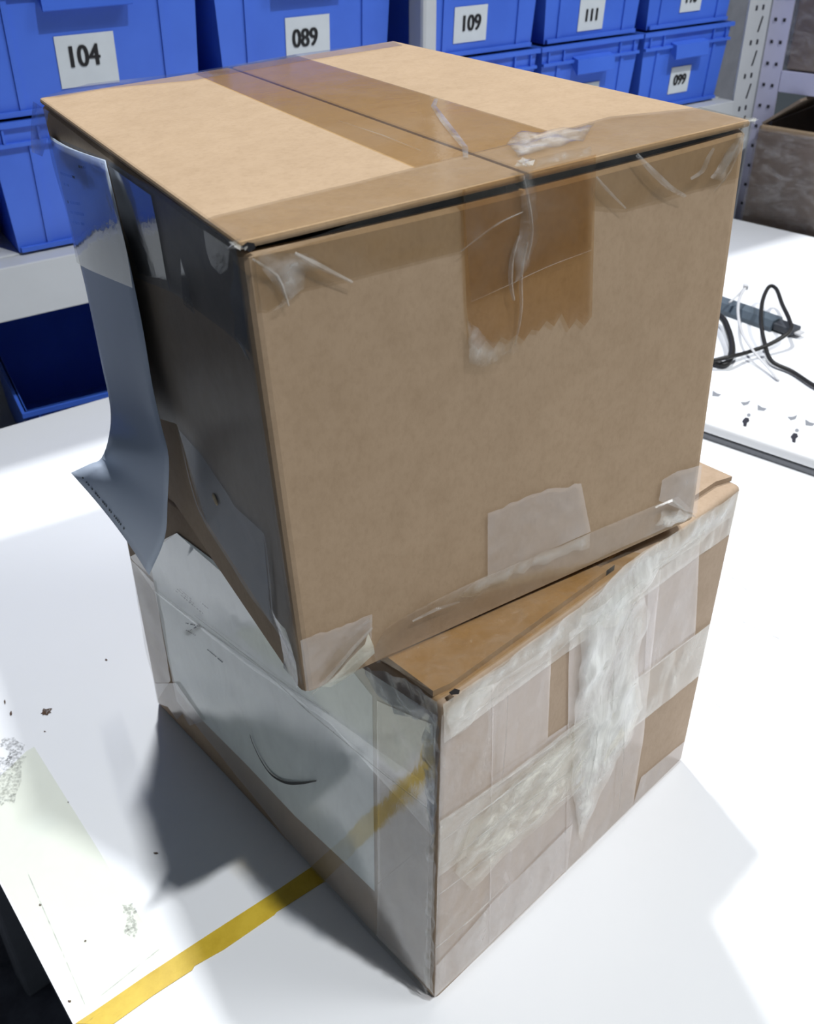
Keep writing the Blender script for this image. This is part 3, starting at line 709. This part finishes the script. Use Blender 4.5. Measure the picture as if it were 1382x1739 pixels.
# left side
sheet('side_film', upp, [(ul, [(100, 236), (184, 272), (400, 413), (514, 1165), (482, 1092), (350, 885), (300, 720), (205, 690)])], M_dimfilm, .0003)
sheet('side_film', upp, [(ul, [(184, 274), (268, 322), (400, 415), (425, 600), (380, 560), (300, 500), (230, 470)])], M_dimfilm, .0006, .0004, 50, .015, 81)
sheet('tape_strip', upp, [(ul, [(183, 280), (256, 332), (270, 400), (283, 476)]+rag((283, 476), (228, 464), 8, 3)+[(205, 370)])], M_mirror, .0012)
sheet('side_film', upp, [(ul, [(304, 730), (340, 770), (400, 860), (448, 905), (462, 1060), (430, 1020), (345, 885)])], M_dimfilm, .0007, .0004, 50, .015, 82)
sheet('tape_strip', upp, [(ul, [(345, 390), (390, 420), (387, 458), (374, 466), (358, 450), (350, 425)])], M_sliver, .0014)
sheet('tape_strip', upp, [(ul, [(306, 438), (318, 480), (331, 534), (311, 516)])], M_mirror, .0018)
sheet('tape_strip', upp, [(ul, [(400, 440), (425, 470), (428, 520), (420, 610), (402, 575), (395, 500)])], M_dimfilm, .0018, .0015, 90, .006, 83)
for pts in ([(303, 730), (318, 800), (335, 860), (352, 892)], [(449, 908), (455, 960), (464, 1060)], [(452, 1010), (462, 1050)], [(400, 572), (412, 590), (424, 612)], [(282, 465), (288, 490)]):
    stroke('tape_edge', upp, ul, pts, .0009, M_black, .0014)
crumple('tape_tail', upp, ul, [(468, 1030), (490, 1065), (500, 1110), (508, 1168), (484, 1132), (475, 1080)], mat_film('white_tail', (.95, .95, .95), .45, .8, (.75, .77, .78), .15, 50), .0022, .003, 80, .005, 84)
# glued blob on the left side
gb = bmesh.new(); bmesh.ops.create_icosphere(gb, subdivisions=2, radius=1); gp = ul.p(365, 848, .001)
gb.transform(Matrix.Translation(gp) @ Matrix((EX, EY, EZ)).transposed().to_4x4() @ Matrix.Diagonal((.0004, .0034, .0030, 1))); obj('glue_drop', gb, mat_plain('glue', (.45, .36, .23, 1), .7, .2), upp, True)
# tape tail hanging at the far left corner
tl = bmesh.new(); B0 = Face(U0+EY*UD, -EX)
pts = [[(56, 172), (84, 190)], [(53, 205), (82, 222)], [(52, 235), (78, 245)], [(54, 258), (72, 266)]]
g = []
for i, (a, b) in enumerate(pts):
    row = []
    for k in range(5):
        f = k/4; x = a[0]+(b[0]-a[0])*f; y = a[1]+(b[1]-a[1])*f
        row.append(tl.verts.new(ul.p(x, y, .0006+.0012*math.sin(k+i))))
    g.append(row)
for i in range(3):
    for k in range(4): tl.faces.new((g[i][k], g[i+1][k], g[i+1][k+1], g[i][k+1]))
obj('tape_tail', tl, mat_film('tail', (.86, .88, .95), .22, .42, (.62, .66, .78), rough=.1), upp, True)
# crumpled corner openings
def corner_knot(px, py, face, s, n=6, seed=3):
    r = random.Random(seed); p0 = face.p(px, py, .0005)
    for k in range(n):
        b = bmesh.new(); vs = [b.verts.new(p0+Vector((r.uniform(-s, s), r.uniform(-s, s), r.uniform(-s*.5, s*.6)))) for _ in range(4)]
        b.faces.new(vs[:3]); b.faces.new(vs[1:]); obj('tape_shred', b, M_sliver, upp)
corner_knot(405, 416, uf, .0030, 5, 5); corner_knot(1274, 206, uf, .0030, 6, 6); corner_knot(890, 276, uf, .0034, 6, 8)
sheet('corner_shade_patch', upp, [(uf, [(408, 420), (420, 411), (432, 413), (434, 422), (424, 428)])], M_black, .0006)  # flat black patch stands for the shade within the torn corner

# ------------------------------------------------------------------ paper sheet hanging off the left side of the upper carton
rows = [((84, 230), (178, 272), .0012, .0030), ((106, 322), (197, 352), .0016, .0045), ((130, 420), (222, 460), .0016, .0055), ((152, 520), (243, 565), .0020, .0065), ((171, 612), (258, 655), .0030, .0070), ((187, 690), (273, 722), .0120, .0075), ((185, 740), (286, 778), .0240, .0080), ((172, 778), (284, 850), .0300, .0100), ((152, 788), (279, 915), .0370, .0130), ((121, 803), (253, 977), .0480, .0190)]
Lp = catmull([ul.p(*a, dl) for a, b, dl, dr in rows], 4); Rp = catmull([ul.p(*b, dr) for a, b, dl, dr in rows], 4)
pb = bmesh.new(); NS = 12; G = []
for i, (a, b) in enumerate(zip(Lp, Rp)):
    tt = i/(len(Lp)-1)
    G.append([pb.verts.new(a.lerp(b, k/NS)+(-EX)*(.0025*math.sin(PI*k/NS)*(1-tt)-.004*math.sin(PI*k/NS)*max(0, tt-.55))) for k in range(NS+1)])
for i in range(len(G)-1):
    for k in range(NS): pb.faces.new((G[i][k], G[i+1][k], G[i+1][k+1], G[i][k+1]))
bmesh.ops.recalc_face_normals(pb, faces=pb.faces)
pap = obj('paper_sheet', pb, M_paper_shaded, None, True)
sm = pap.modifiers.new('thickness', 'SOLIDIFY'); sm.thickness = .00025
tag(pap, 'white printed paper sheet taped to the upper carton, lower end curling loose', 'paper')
def paper_pt(i, k, off):
    i0 = min(int(i), len(Lp)-2); a = Lp[i0].lerp(Lp[i0+1], i-i0); b = Rp[i0].lerp(Rp[i0+1], i-i0); tt = i/(len(Lp)-1)
    p = a.lerp(b, k)+(-EX)*(.0025*math.sin(PI*k)*(1-tt)-.004*math.sin(PI*k)*max(0, tt-.55))
    if off:
        e = .02; q1 = paper_pt(min(i+.3, len(Lp)-1.001), k, 0)-paper_pt(max(i-.3, 0), k, 0); q2 = paper_pt(i, k+e, 0)-paper_pt(i, k-e, 0)
        n_ = q1.cross(q2).normalized()
        if n_.dot(CAM-p) < 0: n_ = -n_
        p = p+n_*off
    return p
def paper_print(i0, k0, i1, k1, n, w, seed):
    r = random.Random(seed); b = bmesh.new()
    for q in range(n):
        if r.random() < .15: continue
        t0 = q/n; t1 = (q+r.uniform(.5, .85))/n
        P = []
        for tq, dd in ((t0, -w), (t1, -w), (t1, w), (t0, w)):
            P.append(paper_pt(i0+(i1-i0)*tq+dd, k0+(k1-k0)*tq, .0006))
        b.faces.new([b.verts.new(p) for p in P])
    obj('print', b, M_print, pap)
for kk, (i0, k0, i1, k1) in enumerate([(2.6, .12, 2.4, .50), (3.4, .14, 3.3, .30), (4.7, .12, 4.4, .48), (5.4, .13, 5.1, .50), (6.1, .13, 5.8, .46), (1.3, .62, 1.2, .74)]):
    paper_print(i0, k0, i1, k1, 11, .10, kk)
paper_print(35.1, .06, 35.1, .60, 26, .14, 9)
# clear pouch film over the paper's upper half
fb = bmesh.new(); g = []
for i in range(0, 10):
    g.append([fb.verts.new(paper_pt(i, k/6*1.04-.02, .0011+.0006*math.sin(i*.8+k))) for k in range(7)])
for i in range(9):
    for k in range(6): fb.faces.new((g[i][k], g[i+1][k], g[i+1][k+1], g[i][k+1]))
bmesh.ops.recalc_face_normals(fb, faces=fb.faces)
obj('clear_tape', fb, M_mirror, pap, True)

# ------------------------------------------------------------------ power strip
PA = Vector((.607, .212, 0)); PBv = Vector((.621, .103, 0)); d = (PBv-PA).normalized()
PS = Matrix(((d.x, -d.y, 0, PA.x), (d.y, d.x, 0, PA.y), (0, 0, 1, 0), (0, 0, 0, 1)))      # x along the strip towards the viewer, y away from the near edge
M_strip = mat_plain('white_plastic', (.80, .81, .82, 1), .35, .5, .01, 10)
M_strip_b = mat_plain('grey_plastic_base', (.22, .23, .25, 1), .5, .4, .03, 30)
psr = thing('power_strip', 'wide white power strip with universal sockets at the right edge of the table', 'power strip', PS @ Vector((.08, .045, 0)), (0, 0, math.atan2(d.y, d.x)))
SX0, SX1, SW, SZ = -.12, .30, .092, .0205
obj('base', box_bm(SX0+.001, SX1-.001, .0015, SW-.0015, 0, .0062, PS, .001), M_strip_b, psr)
obj('seam', box_bm(SX0+.002, SX1-.002, .003, SW-.003, .0062, .0074, PS), M_black, psr)
obj('cover', box_bm(SX0, SX1, 0, SW, .0074, SZ, PS, .004, 4), M_strip, psr)
PI_ = PS.inverted()
c1 = PI_ @ atz(1272, 699, SZ); c2 = PI_ @ atz(1352, 727, SZ); pit = .0495
for k in range(-2, 4):
    cx = c1.x+k*pit; cy = c1.y
    sk = bmesh.new()
    bmesh.ops.create_cone(sk, cap_ends=True, segments=40, radius1=.0205, radius2=.0200, depth=.0007)
    sk.transform(PS @ Matrix.Translation((cx, cy, SZ+.00035)))
    so = obj('socket', sk, M_strip, psr)
    def hole(pts, mat=M_hole):
        hb_ = poly_prism([(cx+a, cy+b) for a, b in pts], SZ+.00071, SZ+.0009); hb_.transform(PS); obj('slot', hb_, mat, so)
    # two slanted blade slots, a round hole and the square earth hole
    def px_hole(pts, mat): hole([((PI_ @ atz(x, y, SZ)).x-c1.x, (PI_ @ atz(x, y, SZ)).y-c1.y) for x, y in pts], mat)
    px_hole([(1257, 684), (1266, 684), (1274, 681), (1270, 688), (1262, 690)], M_strip_b)
    px_hole([(1286, 688), (1294, 693), (1302, 695), (1297, 699), (1286, 698)], M_strip_b)
    px_hole([(1271+3.4*math.cos(a), 706+3*math.sin(a)) for a in [2*PI*j/12 for j in range(12)]], M_strip_b)
    px_hole([(1265, 710), (1271, 711), (1272, 716), (1268, 719), (1267, 725), (1262, 724), (1262, 719), (1260, 716)], M_hole)

# ------------------------------------------------------------------ cable, cable tie, box cutter
M_cable = mat_plain('black_rubber', (.012, .011, .010, 1), .45, .4)
def table_path(pts): return [atz(x, y, z) for x, y, z in pts]
cab = table_path([(1470, 706, .004), (1420, 674, .004), (1382, 655, .004), (1345, 631, .004), (1310, 613, .006), (1298, 582, .012), (1292, 545, .022), (1295, 510, .028), (1306, 487, .030), (1318, 491, .030), (1328, 517, .028), (1340, 543, .026), (1341, 562, .022), (1310, 583, .014), (1270, 598, .011), (1240, 606, .0150), (1225, 609, .0140), (1170, 622, .004)])
tag(obj('cable', tube_bm(catmull(cab, 8), .0026, 10), M_cable, None, True), 'thin black cable looping up off the table behind the power strip', 'cable')
cab2 = table_path([(1180, 520, .010), (1222, 537, .014), (1236, 560, .014), (1243, 590, .010), (1238, 612, .006), (1228, 619, .005), (1208, 613, .005), (1150, 590, .005)])
tag(obj('cable', tube_bm(catmull(cab2, 8), .0040, 10), M_cable, None, True), 'thicker black cord bending out from behind the upper carton', 'cable')
M_tie = mat_plain('white_nylon', (.52, .52, .53, 1), .4, .4)
ct = thing('cable_tie', 'thin pale grey cable tie standing by the black cable loop', 'cable tie', atz(1320, 645, 0))
tie = table_path([(1322, 646, .002), (1302, 622, .008), (1276, 592, .016), (1259, 562, .022), (1253, 530, .026), (1256, 506, .030), (1266, 487, .034)])
obj('strap', tube_bm(catmull(tie, 8), .0019, 8, .5), M_tie, ct, True)
tie2 = table_path([(1266, 487, .034), (1254, 500, .028), (1238, 514, .020)])
obj('tail', tube_bm(catmull(tie2, 6), .0017, 8, .5), M_tie, ct, True)
hb = box_bm(-.004, .004, -.003, .003, -.003, .003, Matrix.Translation(tie2[0]) @ Matrix.Rotation(.6, 4, 'Z'), .0008); obj('head', hb, M_tie, ct)
# box cutter: slate grey handle with a narrower blade carrier
K0 = atz(1226, 535, 0); K1 = atz(1342, 577, 0); kd = (K1-K0).normalized(); KL = (K1-K0).length
KM = Matrix(((kd.x, -kd.y, 0, K0.x), (kd.y, kd.x, 0, K0.y), (0, 0, 1, 0), (0, 0, 0, 1)))
M_slate = mat_plain('slate_grey_plastic', (.085, .11, .135, 1), .5, .4, .05, 40); M_dslate = mat_plain('dark_grey_plastic', (.045, .05, .06, 1), .5, .4)
kn = thing('box_cutter', 'slate grey box cutter lying behind the black cable loop', 'box cutter', KM @ Vector((KL/2, .015, 0)), (0, 0, math.atan2(kd.y, kd.x)))
hx = KL*.70
bm = bmesh.new()
prof = [(0, 0.000), (0, .006), (.005, .014), (.024, .014), (.030, .006), (.030, 0)]
A = [bm.verts.new((-.10, y, z)) for y, z in prof]; B = [bm.verts.new((hx, y, z)) for y, z in prof]
bm.faces.new(A); bm.faces.new(B[::-1])
for k in range(6): bm.faces.new((A[k], B[k], B[(k+1) % 6], A[(k+1) % 6]))
bmesh.ops.recalc_face_normals(bm, faces=bm.faces); bm.transform(KM); obj('handle', bm, M_slate, kn)
obj('blade_carrier', box_bm(hx+.0002, KL*.985, .004, .024, .002, .0115, KM, .002), M_dslate, kn)
obj('blade_tip', box_bm(KL*.985+.0002, KL+.006, .007, .020, .005, .0075, KM, .0006), M_tie, kn)
